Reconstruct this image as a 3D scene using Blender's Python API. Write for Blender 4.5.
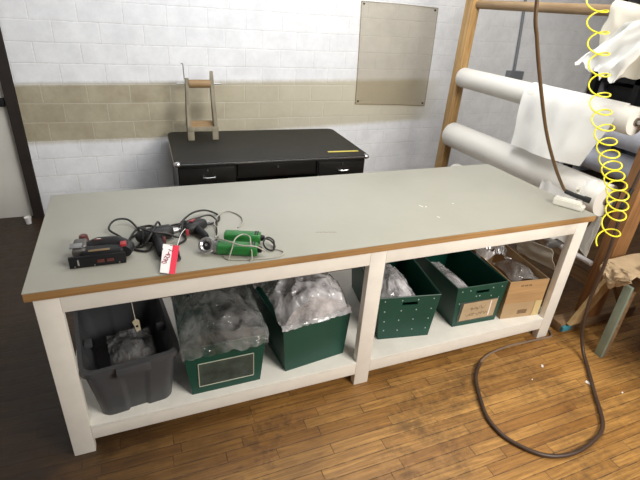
import bpy, bmesh, math, random
from mathutils import Vector, Matrix, noise
random.seed(7)
PI = math.pi
S = bpy.context.scene
C = S.collection
for o in list(bpy.data.objects): bpy.data.objects.remove(o)

# ---------------------------------------------------------------- camera
cam_d = bpy.data.cameras.new('camera'); cam = bpy.data.objects.new('camera', cam_d); C.objects.link(cam)
yaw, pit, roll, FPX = 0.413052861, 0.479930491, 0.0742612081, 454.5125
cy, sy, cp, sp = math.cos(yaw), math.sin(yaw), math.cos(pit), math.sin(pit)
fw = Vector((sy*cp, cy*cp, -sp)); rt = Vector((cy, -sy, 0)); up = rt.cross(fw)
r2 = math.cos(roll)*rt + math.sin(roll)*up; u2 = -math.sin(roll)*rt + math.cos(roll)*up
M = Matrix((r2, u2, -fw)).transposed().to_4x4(); M.translation = Vector((0.43158564, -1.6141536, 1.88473611))
cam.matrix_world = M
cam_d.sensor_fit = 'HORIZONTAL'; cam_d.sensor_width = 36; cam_d.lens = FPX/640*36; cam_d.clip_start = .02
S.camera = cam

# ---------------------------------------------------------------- light
S.view_settings.view_transform = 'Standard'; S.view_settings.look = 'None'; S.view_settings.gamma = 1
S.view_settings.use_curve_mapping = False
S.view_settings.exposure = 0.35
W = bpy.data.worlds.new('world'); S.world = W; W.use_nodes = True
bg = W.node_tree.nodes['Background']; bg.inputs[0].default_value = (.80, .88, 1, 1); bg.inputs[1].default_value = .09
def area(name, loc, target, sx, sy_, power, col):
    d = bpy.data.lights.new(name, 'AREA'); d.shape = 'RECTANGLE'; d.size = sx; d.size_y = sy_; d.energy = power; d.color = col
    o = bpy.data.objects.new(name, d); C.objects.link(o); o.location = loc
    o.rotation_euler = (Vector(target)-Vector(loc)).to_track_quat('-Z', 'Y').to_euler(); return o
area('window_daylight', (2.7, -2.5, 2.45), (1.6, 1.0, .7), 1.7, 1.0, 105, (1, .955, .88))
area('fluorescent_light', (2.6, .6, 3.2), (2.2, 1.2, 0), 2.4, .35, 26, (1, .95, .86))
area('wall_fill_light', (1.6, .6, 3.22), (1.2, 2.76, 1.5), 2.2, .6, 56, (.87, .92, 1))  # cool fill added out of view to brighten the back wall

# ---------------------------------------------------------------- materials
def new_mat(name):
    m = bpy.data.materials.new(name); m.use_nodes = True
    nt = m.node_tree; return m, nt, nt.nodes['Principled BSDF']
def nd(nt, t, **kw):
    n = nt.nodes.new(t)
    for k, v in kw.items():
        if k.startswith('i_'):
            key = k[2:]; n.inputs[int(key) if key.isdigit() else key.replace('_', ' ')].default_value = v
        else: setattr(n, k, v)
    return n
def lk(nt, a, b): nt.links.new(a, b)
def math_(nt, op, a, b=None, c=None, clamp=False):
    n = nd(nt, 'ShaderNodeMath', operation=op); n.use_clamp = clamp
    for i, v in enumerate((a, b, c)):
        if v is None: continue
        if isinstance(v, (int, float)): n.inputs[i].default_value = v
        else: lk(nt, v, n.inputs[i])
    return n.outputs[0]
def mix(nt, f, a, b, mode='MIX'):
    n = nd(nt, 'ShaderNodeMix', data_type='RGBA', blend_type=mode)
    for s, v in ((0, f), (6, a), (7, b)):
        if isinstance(v, (int, float)): n.inputs[s].default_value = v
        elif isinstance(v, tuple): n.inputs[s].default_value = (*v[:3], 1)
        else: lk(nt, v, n.inputs[s])
    return n.outputs[2]
def coords(nt, scale=(1, 1, 1), kind='Object'):
    tc = nd(nt, 'ShaderNodeTexCoord'); mp = nd(nt, 'ShaderNodeMapping'); mp.inputs['Scale'].default_value = scale
    lk(nt, tc.outputs[kind], mp.inputs[0]); return mp.outputs[0]
def mr(nt, v, a, b, c=0., d=1.):
    n = nd(nt, 'ShaderNodeMapRange'); n.clamp = True
    for i, x in enumerate((a, b, c, d)): n.inputs[i+1].default_value = x
    lk(nt, v, n.inputs[0]); return n.outputs[0]
def M_(name, col, rough=.5, metal=0, var=.12, scale=8, bump=.0, bscale=60, spec=.5, stretch=(1, 1, 1), coat=0):
    m, nt, b = new_mat(name)
    v = coords(nt, stretch)
    n = nd(nt, 'ShaderNodeTexNoise', i_Scale=scale, i_Detail=5., i_Roughness=.6); lk(nt, v, n.inputs['Vector'])
    f = mr(nt, n.outputs[0], .3, .7)
    dark = tuple(c*(1-var) for c in col); lite = tuple(min(1, c*(1+var)) for c in col)
    lk(nt, mix(nt, f, dark, lite), b.inputs['Base Color'])
    b.inputs['Roughness'].default_value = rough; b.inputs['Metallic'].default_value = metal
    b.inputs['Specular IOR Level'].default_value = spec; b.inputs['Coat Weight'].default_value = coat
    if bump:
        n2 = nd(nt, 'ShaderNodeTexNoise', i_Scale=bscale, i_Detail=4.); lk(nt, v, n2.inputs['Vector'])
        bp = nd(nt, 'ShaderNodeBump', i_Strength=bump, i_Distance=.004); lk(nt, n2.outputs[0], bp.inputs['Height']); lk(nt, bp.outputs[0], b.inputs['Normal'])
    return m
def wood(name, c1, c2, axis=0, rough=.55, fine=60):
    st = [fine*.6]*3; st[axis] = 2.2
    m, nt, b = new_mat(name); v = coords(nt, tuple(st))
    n = nd(nt, 'ShaderNodeTexNoise', i_Scale=1., i_Detail=6., i_Roughness=.65, i_Distortion=.6); lk(nt, v, n.inputs['Vector'])
    v2 = coords(nt, (3, 3, 3)); n2 = nd(nt, 'ShaderNodeTexNoise', i_Scale=1.5, i_Detail=3.); lk(nt, v2, n2.inputs['Vector'])
    c = mix(nt, mr(nt, n.outputs[0], .35, .65), c1, c2)
    lk(nt, mix(nt, mr(nt, n2.outputs[0], .45, .75, 0, .35), c, tuple(x*.45 for x in c1)), b.inputs['Base Color'])
    b.inputs['Roughness'].default_value = rough
    bp = nd(nt, 'ShaderNodeBump', i_Strength=.25, i_Distance=.002); lk(nt, n.outputs[0], bp.inputs['Height']); lk(nt, bp.outputs[0], b.inputs['Normal'])
    return m

def floor_mat():
    m, nt, b = new_mat('old_strip_floor')
    tc = nd(nt, 'ShaderNodeTexCoord'); sx = nd(nt, 'ShaderNodeSeparateXYZ'); lk(nt, tc.outputs['Object'], sx.inputs[0])
    X, Y = sx.outputs[0], sx.outputs[1]
    w = .058
    r = math_(nt, 'DIVIDE', Y, w); row = math_(nt, 'FLOOR', r); fr = math_(nt, 'FRACT', r)
    wn = nd(nt, 'ShaderNodeTexWhiteNoise', noise_dimensions='1D'); lk(nt, row, wn.inputs['W'])
    ln = mr(nt, wn.outputs[0], 0, 1, .30, .85)
    wn2 = nd(nt, 'ShaderNodeTexWhiteNoise', noise_dimensions='1D'); lk(nt, math_(nt, 'ADD', row, 51.3), wn2.inputs['W'])
    xo = math_(nt, 'ADD', X, math_(nt, 'MULTIPLY', wn2.outputs[0], 7.))
    c = math_(nt, 'DIVIDE', xo, ln); ci = math_(nt, 'FLOOR', c); cf = math_(nt, 'FRACT', c)
    cb = nd(nt, 'ShaderNodeCombineXYZ'); lk(nt, row, cb.inputs[0]); lk(nt, ci, cb.inputs[1])
    pn = nd(nt, 'ShaderNodeTexWhiteNoise', noise_dimensions='2D'); lk(nt, cb.outputs[0], pn.inputs['Vector'])
    # grain, shifted per board
    gv = nd(nt, 'ShaderNodeVectorMath', operation='MULTIPLY_ADD'); lk(nt, tc.outputs['Object'], gv.inputs[0]); gv.inputs[1].default_value = (3, 55, 1)
    lk(nt, pn.outputs['Color'], gv.inputs[2])
    gr = nd(nt, 'ShaderNodeTexNoise', i_Scale=1., i_Detail=7., i_Roughness=.7, i_Distortion=.8); lk(nt, gv.outputs[0], gr.inputs['Vector'])
    base = mix(nt, pn.outputs[0], (.37, .175, .042), (.60, .325, .092))
    base = mix(nt, mr(nt, gr.outputs[0], .35, .66, .75, 0), base, (.13, .052, .014))
    # patchy worn dirt; boards also darken towards the left and behind the table front
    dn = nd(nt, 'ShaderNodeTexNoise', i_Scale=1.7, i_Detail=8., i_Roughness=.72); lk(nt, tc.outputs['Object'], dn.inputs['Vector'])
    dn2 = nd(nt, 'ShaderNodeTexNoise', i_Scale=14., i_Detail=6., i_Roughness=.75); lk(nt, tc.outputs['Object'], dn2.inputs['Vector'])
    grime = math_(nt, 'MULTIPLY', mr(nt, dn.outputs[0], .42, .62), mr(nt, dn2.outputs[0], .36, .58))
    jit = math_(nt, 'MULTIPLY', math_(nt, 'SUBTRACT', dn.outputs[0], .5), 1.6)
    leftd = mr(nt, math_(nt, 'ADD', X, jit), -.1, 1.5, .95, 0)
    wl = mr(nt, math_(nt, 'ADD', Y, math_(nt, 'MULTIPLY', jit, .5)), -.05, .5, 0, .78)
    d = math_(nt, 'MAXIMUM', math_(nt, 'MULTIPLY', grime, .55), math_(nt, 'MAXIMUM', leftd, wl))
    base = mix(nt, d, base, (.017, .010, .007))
    gx = math_(nt, 'MINIMUM', math_(nt, 'MULTIPLY', cf, ln), math_(nt, 'MULTIPLY', math_(nt, 'SUBTRACT', 1., cf), ln))
    gy = math_(nt, 'MINIMUM', math_(nt, 'MULTIPLY', fr, w), math_(nt, 'MULTIPLY', math_(nt, 'SUBTRACT', 1., fr), w))
    gap = mr(nt, math_(nt, 'MINIMUM', gx, gy), .0006, .0028, 1, 0)
    gn = mr(nt, dn2.outputs[0], .38, .55, .25, .95)
    base = mix(nt, math_(nt, 'MULTIPLY', gap, gn), base, (.03, .015, .008))
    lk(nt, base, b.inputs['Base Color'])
    lk(nt, mr(nt, dn2.outputs[0], .3, .7, .32, .6), b.inputs['Roughness'])
    h = math_(nt, 'SUBTRACT', math_(nt, 'MULTIPLY', gr.outputs[0], .25), gap)
    bp = nd(nt, 'ShaderNodeBump', i_Strength=.5, i_Distance=.002); lk(nt, h, bp.inputs['Height']); lk(nt, bp.outputs[0], b.inputs['Normal'])
    return m

def wall_mat():
    m, nt, b = new_mat('painted_block_wall')
    tc = nd(nt, 'ShaderNodeTexCoord'); sx = nd(nt, 'ShaderNodeSeparateXYZ'); lk(nt, tc.outputs['Object'], sx.inputs[0])
    X, Z = sx.outputs[0], sx.outputs[2]
    wob = nd(nt, 'ShaderNodeTexNoise', i_Scale=3., i_Detail=4.); lk(nt, tc.outputs['Object'], wob.inputs['Vector'])
    wz = math_(nt, 'MULTIPLY', math_(nt, 'SUBTRACT', wob.outputs[0], .5), .012)
    Zw = math_(nt, 'ADD', Z, wz); Xw = math_(nt, 'ADD', X, wz)
    r = math_(nt, 'DIVIDE', math_(nt, 'ADD', Zw, .088), .156); row = math_(nt, 'FLOOR', r); fr = math_(nt, 'FRACT', r)
    wn = nd(nt, 'ShaderNodeTexWhiteNoise', noise_dimensions='1D'); lk(nt, row, wn.inputs['W'])
    c = math_(nt, 'ADD', math_(nt, 'DIVIDE', Xw, .335), math_(nt, 'ADD', math_(nt, 'MULTIPLY', row, .5), math_(nt, 'MULTIPLY', wn.outputs[0], .22)))
    ci = math_(nt, 'FLOOR', c); cf = math_(nt, 'FRACT', c)
    cb = nd(nt, 'ShaderNodeCombineXYZ'); lk(nt, row, cb.inputs[0]); lk(nt, ci, cb.inputs[1])
    pn = nd(nt, 'ShaderNodeTexWhiteNoise', noise_dimensions='2D'); lk(nt, cb.outputs[0], pn.inputs['Vector'])
    gx = math_(nt, 'MULTIPLY', math_(nt, 'MINIMUM', cf, math_(nt, 'SUBTRACT', 1., cf)), .335)
    gz = math_(nt, 'MULTIPLY', math_(nt, 'MINIMUM', fr, math_(nt, 'SUBTRACT', 1., fr)), .156)
    g = math_(nt, 'MINIMUM', gx, gz)
    n2 = nd(nt, 'ShaderNodeTexNoise', i_Scale=5., i_Detail=8., i_Roughness=.7); lk(nt, tc.outputs['Object'], n2.inputs['Vector'])
    n3 = nd(nt, 'ShaderNodeTexNoise', i_Scale=26., i_Detail=6., i_Roughness=.7); lk(nt, tc.outputs['Object'], n3.inputs['Vector'])
    white = mix(nt, mr(nt, n2.outputs[0], .35, .68), (.70, .705, .72), (.84, .845, .86))
    white = mix(nt, math_(nt, 'MULTIPLY', pn.outputs[0], .10), white, (.58, .59, .61))
    tan = mix(nt, mr(nt, n2.outputs[0], .35, .68), (.29, .25, .165), (.41, .365, .26))
    tan = mix(nt, math_(nt, 'MULTIPLY', pn.outputs[0], .22), tan, (.56, .51, .40))
    # unpainted tan band, soft spray edges, ends at the right
    en = math_(nt, 'MULTIPLY', math_(nt, 'SUBTRACT', n3.outputs[0], .5), .03)
    Ze = math_(nt, 'ADD', Z, en)
    top = math_(nt, 'ADD', 1.162, math_(nt, 'MULTIPLY', X, .019)); bot = math_(nt, 'ADD', .672, math_(nt, 'MULTIPLY', mr(nt, X, .6, 3.3), .11))
    up_ = mr(nt, math_(nt, 'SUBTRACT', top, Ze), -.022, .022); lo_ = mr(nt, math_(nt, 'SUBTRACT', Ze, bot), -.02, .03)
    rg = mr(nt, X, 3.3, 3.75, 1, 0)
    band = math_(nt, 'MULTIPLY', math_(nt, 'MULTIPLY', up_, lo_), rg)
    tanr = mix(nt, mr(nt, X, .8, 2.6, 0, .8), tan, (.60, .56, .45))
    col = mix(nt, band, white, tanr)
    thin = math_(nt, 'MULTIPLY', mr(nt, g, .0015, .004, 1, 0), mr(nt, n3.outputs[0], .45, .62, .05, .8))
    col = mix(nt, math_(nt, 'MULTIPLY', thin, .5), col, (.22, .20, .18))
    lite = math_(nt, 'MULTIPLY', mr(nt, g, .004, .009, 1, 0), .25)
    col = mix(nt, lite, col, mix(nt, band, (.8, .8, .8), (.60, .56, .45)))
    lk(nt, col, b.inputs['Base Color']); b.inputs['Roughness'].default_value = .7
    h = math_(nt, 'ADD', mr(nt, g, 0, .007), math_(nt, 'MULTIPLY', n3.outputs[0], .5))
    h = math_(nt, 'ADD', h, math_(nt, 'MULTIPLY', pn.outputs[0], .25))
    bp = nd(nt, 'ShaderNodeBump', i_Strength=.45, i_Distance=.004); lk(nt, h, bp.inputs['Height']); lk(nt, bp.outputs[0], b.inputs['Normal'])
    return m

def film_mat(name, tint=(.85, .87, .88), lo=.12, hi=.5, rough=.16, bscale=9, strength=.6):
    m, nt, b = new_mat(name); out = nt.nodes['Material Output']
    v = coords(nt, (1, 1, 1), 'Object')
    n1 = nd(nt, 'ShaderNodeTexNoise', i_Scale=float(bscale), i_Detail=3., i_Roughness=.55, i_Distortion=.5); lk(nt, v, n1.inputs['Vector'])
    vo = nd(nt, 'ShaderNodeTexVoronoi', feature='SMOOTH_F1', i_Scale=bscale*2.6, i_Smoothness=.35)
    wv = nd(nt, 'ShaderNodeVectorMath', operation='MULTIPLY_ADD'); lk(nt, n1.outputs[1], wv.inputs[0]); wv.inputs[1].default_value = (.12, .12, .12); lk(nt, v, wv.inputs[2])
    lk(nt, wv.outputs[0], vo.inputs['Vector'])
    bp = nd(nt, 'ShaderNodeBump', i_Strength=strength, i_Distance=.03); n5 = nd(nt, 'ShaderNodeTexNoise', i_Scale=bscale*2.2, i_Detail=2., i_Distortion=1.2); lk(nt, v, n5.inputs['Vector'])
    cr = mr(nt, math_(nt, 'ABSOLUTE', math_(nt, 'SUBTRACT', n5.outputs[0], .5)), 0, .035, .5, 0)
    lk(nt, math_(nt, 'ADD', cr, math_(nt, 'ADD', vo.outputs['Distance'], n1.outputs[0])), bp.inputs['Height'])
    b.inputs['Base Color'].default_value = (*tint, 1); b.inputs['Roughness'].default_value = rough
    b.inputs['Specular IOR Level'].default_value = 1.; b.inputs['Coat Weight'].default_value = .5; b.inputs['Coat Roughness'].default_value = .1
    lk(nt, bp.outputs[0], b.inputs['Normal']); lk(nt, bp.outputs[0], b.inputs['Coat Normal'])
    gl = nd(nt, 'ShaderNodeBsdfGlossy', i_Roughness=.10); lk(nt, bp.outputs[0], gl.inputs['Normal'])
    tr = nd(nt, 'ShaderNodeBsdfTransparent'); tr.inputs[0].default_value = (.95, .96, .96, 1)
    n2 = nd(nt, 'ShaderNodeTexNoise', i_Scale=bscale*.8, i_Detail=5., i_Roughness=.6); lk(nt, v, n2.inputs['Vector'])
    ms = nd(nt, 'ShaderNodeMixShader'); lk(nt, mr(nt, n2.outputs[0], .38, .66, lo, hi), ms.inputs[0])
    lk(nt, tr.outputs[0], ms.inputs[1]); lk(nt, b.outputs[0], ms.inputs[2])
    fr_ = nd(nt, 'ShaderNodeFresnel', i_IOR=1.5); lk(nt, bp.outputs[0], fr_.inputs['Normal'])
    m2 = nd(nt, 'ShaderNodeMixShader'); lk(nt, math_(nt, 'MULTIPLY', fr_.outputs[0], .95, None, True), m2.inputs[0]); lk(nt, ms.outputs[0], m2.inputs[1]); lk(nt, gl.outputs[0], m2.inputs[2])
    lk(nt, m2.outputs[0], out.inputs[0])
    return m

MAT = dict(
    white=M_('white_table_paint', (.80, .76, .69), .5, var=.05, scale=9, bump=.12, bscale=25),
    shelf=M_('white_shelf_paint', (.84, .82, .76), .5, var=.07, scale=7, bump=.1),
    laminate=M_('grey_green_laminate', (.35, .343, .292), .38, var=.045, scale=2.5, bump=.03, bscale=200),
    edge=wood('brown_board_edge', (.30, .155, .05), (.44, .25, .095), 0, .6, 140),
    scuff=M_('white_scuff', (.75, .76, .70), .6),
    desktop=M_('black_linoleum', (.016, .015, .013), .5, var=.3, scale=4, spec=.25, bump=.03),
    deskbody=M_('black_enamel', (.010, .009, .008), .35, var=.3, spec=.3),
    desktrim=M_('grey_metal_side', (.30, .29, .28), .4, .6),
    chrome=M_('chrome', (.60, .60, .61), .24, 1, var=.05),
    steel=M_('dull_steel', (.35, .35, .35), .38, .9, var=.15),
    yellow_paint=M_('yellow_ruler', (.62, .52, .10), .5),
    post=wood('orange_stained_wood', (.34, .185, .062), (.56, .36, .15), 2, .55),
    postd=wood('brown_stained_wood', (.22, .10, .036), (.36, .18, .07), 2, .5),
    beam=wood('old_lumber', (.20, .115, .055), (.33, .21, .11), 1, .7),
    beamx=wood('old_lumber_across', (.20, .115, .055), (.33, .21, .11), 0, .7),
    pine=wood('pale_pine', (.46, .30, .13), (.62, .44, .22), 2, .6),
    dowel=wood('brown_dowel', (.25, .16, .08), (.36, .25, .14), 1, .6),
    driftwood=wood('grey_weathered_wood', (.20, .175, .125), (.32, .28, .20), 2, .75),
    spool=wood('tan_spool', (.26, .16, .07), (.36, .23, .11), 0, .6),
    roll=M_('white_vinyl_roll', (.76, .735, .68), .45, var=.04, scale=3),
    rollend=M_('roll_end', (.66, .62, .56), .7, var=.12, scale=40),
    core=M_('cardboard_core', (.16, .12, .09), .8),
    cloth=M_('white_fabric', (.78, .77, .74), .7, var=.04, scale=5, bump=.15, bscale=30),
    brightcloth=M_('bright_white_fabric', (.88, .88, .86), .7, var=.03),
    cream=M_('cream_fabric', (.70, .66, .57), .8, var=.06),
    bluewrap=M_('blue_white_plastic', (.55, .58, .68), .3, var=.14, scale=9, bump=.3, bscale=12),
    yellow=M_('yellow_plastic_hose', (.90, .80, .04), .3, var=.05),
    rubber=M_('brown_rubber_hose', (.060, .034, .022), .45, var=.2),
    rubberd=M_('dark_rubber', (.012, .010, .009), .5, var=.2),
    black=M_('black_plastic', (.010, .010, .011), .45, var=.3, spec=.3),
    charcoal=M_('charcoal_plastic', (.016, .016, .017), .5, var=.2, spec=.35),
    red=M_('red_plastic', (.33, .03, .035), .4),
    maroon=M_('maroon_plastic', (.10, .025, .022), .4),
    green=M_('green_tool_plastic', (.02, .155, .03), .35, var=.15),
    tote=M_('grey_tote_plastic', (.060, .062, .067), .45, var=.1, bump=.05, bscale=150),
    bin=M_('dark_green_plastic', (.004, .056, .037), .4, var=.15, scale=5),
    rivet=M_('rivet_metal', (.38, .48, .46), .4, .3),
    card=M_('brown_cardboard', (.44, .30, .165), .75, var=.07),
    kraft=M_('kraft_paper', (.45, .33, .20), .75, var=.12, scale=14, bump=.2, bscale=18),
    ink=M_('brown_ink', (.16, .10, .055), .8),
    sage=M_('sage_green_paint', (.24, .29, .23), .55, var=.15),
    blue=M_('blue_paint', (.06, .27, .35), .6, var=.3),
    pipe=M_('white_pipe_paint', (.66, .64, .66), .4),
    conduit=M_('grey_conduit', (.22, .23, .25), .4, .3),
    wallgrey=M_('grey_cabinet', (.30, .30, .33), .5),
    door=M_('white_door_paint', (.60, .58, .53), .55, var=.06, scale=3),
    tag_w=M_('white_card', (.86, .82, .80), .6, var=.03),
    number_red=M_('number_red', (.30, .02, .05), .6),
    tag_r=M_('red_card', (.75, .03, .07), .6, var=.05),
    tan_tag=M_('tan_tag', (.42, .37, .26), .7),
    string=M_('string', (.55, .52, .45), .8),
    nozzle=M_('white_moulded_plastic', (.80, .78, .70), .35, var=.04),
    greycord=M_('grey_cord', (.36, .34, .29), .5),
    ceiling=M_('ceiling_paint', (.7, .7, .68), .8),
    sheet=film_mat('clear_bag_film', (.95,.96,.97), lo=.02, hi=.27, bscale=6, strength=.34),
    sheet_w=film_mat('cloudy_bag_film', (.93, .91, .95), lo=.22, hi=.80, bscale=6.5, strength=.33),
    pocket=M_('label_pocket', (.045, .062, .052), .38, var=.5, scale=14),
)
def pinned():
    m, nt, b = new_mat('clear_wall_sheet'); out = nt.nodes['Material Output']
    b.inputs['Base Color'].default_value = (.42, .38, .31, 1); b.inputs['Roughness'].default_value = .4
    tr = nd(nt, 'ShaderNodeBsdfTransparent'); tr.inputs[0].default_value = (.86, .83, .77, 1); ms = nd(nt, 'ShaderNodeMixShader', i_0=.16)
    lk(nt, tr.outputs[0], ms.inputs[1]); lk(nt, b.outputs[0], ms.inputs[2]); lk(nt, ms.outputs[0], out.inputs[0]); return m
MAT['pinned'] = pinned(); MAT['floor'] = floor_mat(); MAT['wall'] = wall_mat()

# ---------------------------------------------------------------- helpers
V = Vector
def tag(o, label, cat, group=None, kind=None):
    o['label'] = label; o['category'] = cat
    if group: o['group'] = group
    if kind: o['kind'] = kind
    return o
def root(name, loc, label, cat, group=None, rz=0):
    o = bpy.data.objects.new(name, None); C.objects.link(o); o.location = loc; o.rotation_euler = (0, 0, rz); o.empty_display_size = .05
    return tag(o, label, cat, group)
def wpos(o):
    p = V((0, 0, 0))
    while o is not None: p = p + o.location; o = o.parent
    return p
class MB:
    def __init__(s): s.bm = bmesh.new()
    def _merge(s, b2, M=None):
        if M is not None: b2.transform(M)
        me = bpy.data.meshes.new('t'); b2.to_mesh(me); b2.free(); s.bm.from_mesh(me); bpy.data.meshes.remove(me); return s
    def box(s, a, b, bev=.0, M=None, seg=2):
        a, b = V(a), V(b); b2 = bmesh.new(); bmesh.ops.create_cube(b2, size=1)
        bmesh.ops.scale(b2, vec=tuple(abs(x) for x in (b-a)), verts=b2.verts); bmesh.ops.translate(b2, vec=(a+b)/2, verts=b2.verts)
        if bev: bmesh.ops.bevel(b2, geom=b2.edges[:], offset=bev, segments=seg, affect='EDGES', profile=.6)
        return s._merge(b2, M)
    def cyl(s, a, b, r, r2=None, n=24, bev=0, caps=True):
        a, b = V(a), V(b); d = b-a; b2 = bmesh.new()
        bmesh.ops.create_cone(b2, cap_ends=caps, segments=n, radius1=r, radius2=r if r2 is None else r2, depth=d.length)
        if bev:
            es = [e for e in b2.edges if any(len(f.verts) > 4 for f in e.link_faces)]
            bmesh.ops.bevel(b2, geom=es, offset=bev, segments=2, affect='EDGES')
        q = d.to_track_quat('Z', 'Y').to_matrix().to_4x4(); q.translation = (a+b)/2
        return s._merge(b2, q)
    def ball(s, c, r, sc=(1, 1, 1), n=16):
        b2 = bmesh.new(); bmesh.ops.create_uvsphere(b2, u_segments=n, v_segments=n//2+2, radius=r)
        bmesh.ops.scale(b2, vec=sc, verts=b2.verts); bmesh.ops.translate(b2, vec=c, verts=b2.verts); return s._merge(b2)
    def prism(s, pts, ext, bev=0):      # closed polygon (3D points) pushed along ext
        b2 = bmesh.new(); vs = [b2.verts.new(p) for p in pts]; f = b2.faces.new(vs)
        r = bmesh.ops.extrude_face_region(b2, geom=[f]); bmesh.ops.translate(b2, vec=ext, verts=[v for v in r['geom'] if isinstance(v, bmesh.types.BMVert)])
        bmesh.ops.recalc_face_normals(b2, faces=b2.faces)
        if bev: bmesh.ops.bevel(b2, geom=b2.edges[:], offset=bev, segments=2, affect='EDGES')
        return s._merge(b2)
    def loft(s, rings, closed=True, cap=True):
        b2 = bmesh.new(); R = [[b2.verts.new(p) for p in r] for r in rings]; n = len(R[0])
        for i in range(len(R)-1):
            for j in range(n if closed else n-1):
                b2.faces.new((R[i][j], R[i][(j+1) % n], R[i+1][(j+1) % n], R[i+1][j]))
        if cap and closed: b2.faces.new(R[0][::-1]); b2.faces.new(R[-1])
        bmesh.ops.recalc_face_normals(b2, faces=b2.faces); return s._merge(b2)
    def tube(s, pts, r, n=8, sub=6, smooth=True):
        P = [V(p) for p in pts]
        if smooth and len(P) > 2:
            Q = []
            for i in range(len(P)-1):
                p0, p1, p2, p3 = P[max(i-1, 0)], P[i], P[i+1], P[min(i+2, len(P)-1)]
                for k in range(sub):
                    t = k/sub; Q.append(.5*((2*p1)+(p2-p0)*t+(2*p0-5*p1+4*p2-p3)*t*t+(3*p1-p0-3*p2+p3)*t**3))
            Q.append(P[-1]); P = Q
        rings = []; prev = None
        for i, p in enumerate(P):
            t = (P[min(i+1, len(P)-1)]-P[max(i-1, 0)]).normalized()
            if prev is None: u = t.orthogonal().normalized()
            else: u = (prev - t*prev.dot(t)).normalized()
            prev = u; w = t.cross(u)
            rings.append([p+(u*math.cos(2*PI*k/n)+w*math.sin(2*PI*k/n))*r for k in range(n)])
        return s.loft(rings)
    def grid(s, fn, nu, nv, thick=0):
        b2 = bmesh.new(); G = [[b2.verts.new(fn(i/nu, j/nv)) for j in range(nv+1)] for i in range(nu+1)]
        for i in range(nu):
            for j in range(nv): b2.faces.new((G[i][j], G[i+1][j], G[i+1][j+1], G[i][j+1]))
        bmesh.ops.recalc_face_normals(b2, faces=b2.faces)
        if thick: bmesh.ops.solidify(b2, geom=b2.faces[:], thickness=thick)
        return s._merge(b2)
    def rot(s, ang, c, axis='Z'):
        c = V(c); bmesh.ops.transform(s.bm, matrix=Matrix.Translation(c) @ Matrix.Rotation(ang, 4, axis) @ Matrix.Translation(-c), verts=s.bm.verts); return s
    def build(s, name, mat, parent=None, smooth=True, local=False, angle=40):
        if parent is not None and not local: bmesh.ops.translate(s.bm, vec=-wpos(parent), verts=s.bm.verts)
        me = bpy.data.meshes.new(name)
        if parent is None and not local:    # put the origin at the base of the thing
            if s.bm.verts:
                xs = [v.co for v in s.bm.verts]; c = V((sum(v.x for v in xs)/len(xs), sum(v.y for v in xs)/len(xs), min(v.z for v in xs)))
                bmesh.ops.translate(s.bm, vec=-c, verts=s.bm.verts)
        else: c = V((0, 0, 0))
        s.bm.to_mesh(me); s.bm.free()
        if smooth:
            for p in me.polygons: p.use_smooth = True
            me.set_sharp_from_angle(angle=math.radians(angle))
        me.materials.append(MAT[mat] if isinstance(mat, str) else mat)
        o = bpy.data.objects.new(name, me); C.objects.link(o)
        if parent is not None: o.parent = parent
        else: o.location = c
        return o
def struct(o): o['kind'] = 'structure'; return o
def nz(x, y, z=0.): return noise.noise(V((x, y, z)))
def text(body, name, size, mat, parent, Mx, thick=.0004):   # lettering as a mesh, Mx in the parent's frame
    cu = bpy.data.curves.new(name, 'FONT'); cu.body = body; cu.size = size; cu.extrude = thick; cu.align_x = 'CENTER'; cu.align_y = 'CENTER'
    t = bpy.data.objects.new(name, cu); C.objects.link(t); bpy.context.view_layer.update()
    me = bpy.data.meshes.new_from_object(t.evaluated_get(bpy.context.evaluated_depsgraph_get())); bpy.data.objects.remove(t)
    me.materials.clear(); me.materials.append(MAT[mat]); me.transform(Mx)
    o = bpy.data.objects.new(name, me); C.objects.link(o); o.parent = parent; return o

# ================================================================ SETTING
WY = 2.76
def flat(o): return o
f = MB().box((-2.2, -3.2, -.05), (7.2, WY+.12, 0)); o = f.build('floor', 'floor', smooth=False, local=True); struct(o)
w = MB().box((-.39, WY, 0), (7.2, WY+.12, 3.3)); w.box((-2.2, WY, 2.05), (-.39, WY+.12, 3.3)); w.box((-2.2, WY, 0), (-1.35, WY+.12, 2.05))
struct(w.build('wall_back', 'wall', smooth=False, local=True))
struct(MB().box((-2.3, -3.2, 0), (-2.2, WY+.12, 3.3)).build('wall_left', 'wall', smooth=False, local=True))
struct(MB().box((-2.3, -3.2, 3.3), (7.2, WY+.12, 3.4)).build('ceiling', 'ceiling', smooth=False, local=True))
# door at the left end of the wall, dark jamb
d = MB().box((-1.35, WY+.045, .0), (-.477, WY+.085, 2.05), .003)
door = d.build('door_1', 'door', smooth=False); struct(door)
MB().box((-.60, WY+.0, .98), (-.487, WY+.044, 1.045), .006).cyl((-.55, WY+.045, 1.01), (-.55, WY-.02, 1.01), .012).build('door_latch', 'black', door)
def jamb():
    m = MB()
    def fn(u, v):
        z = v*2.05
        return V((0, 0, z))
    xs = lambda z, e: e + (.012*nz(z*9, 3.1)+.006*nz(z*40, 8)) * (1 if z < 1.0 else .2)
    rings = []
    for k in range(60):
        z = 2.05*k/59
        rings.append([V((-.475, WY-.015, z)), V((xs(z, -.395), WY-.015, z)), V((xs(z, -.395), WY+.09, z)), V((-.475, WY+.09, z))])
    m.loft(rings); m.box((-1.42, WY-.015, 2.05), (-.39, WY+.09, 2.13)); m.box((-1.42, WY-.015, 0), (-1.35, WY+.09, 2.05)); return m
struct(jamb().build('trim_1', M_('dark_jamb', (.020, .014, .011), .5, var=.3), smooth=False))
cup = MB()
cup.loft([[V((-.50+rr*math.cos(2*PI*k/16), 2.64+rr*math.sin(2*PI*k/16), z)) for k in range(16)] for rr, z in ((.02, .001), (.022, .03), (.029, .062), (.026, .062), (.018, .006))])
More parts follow.
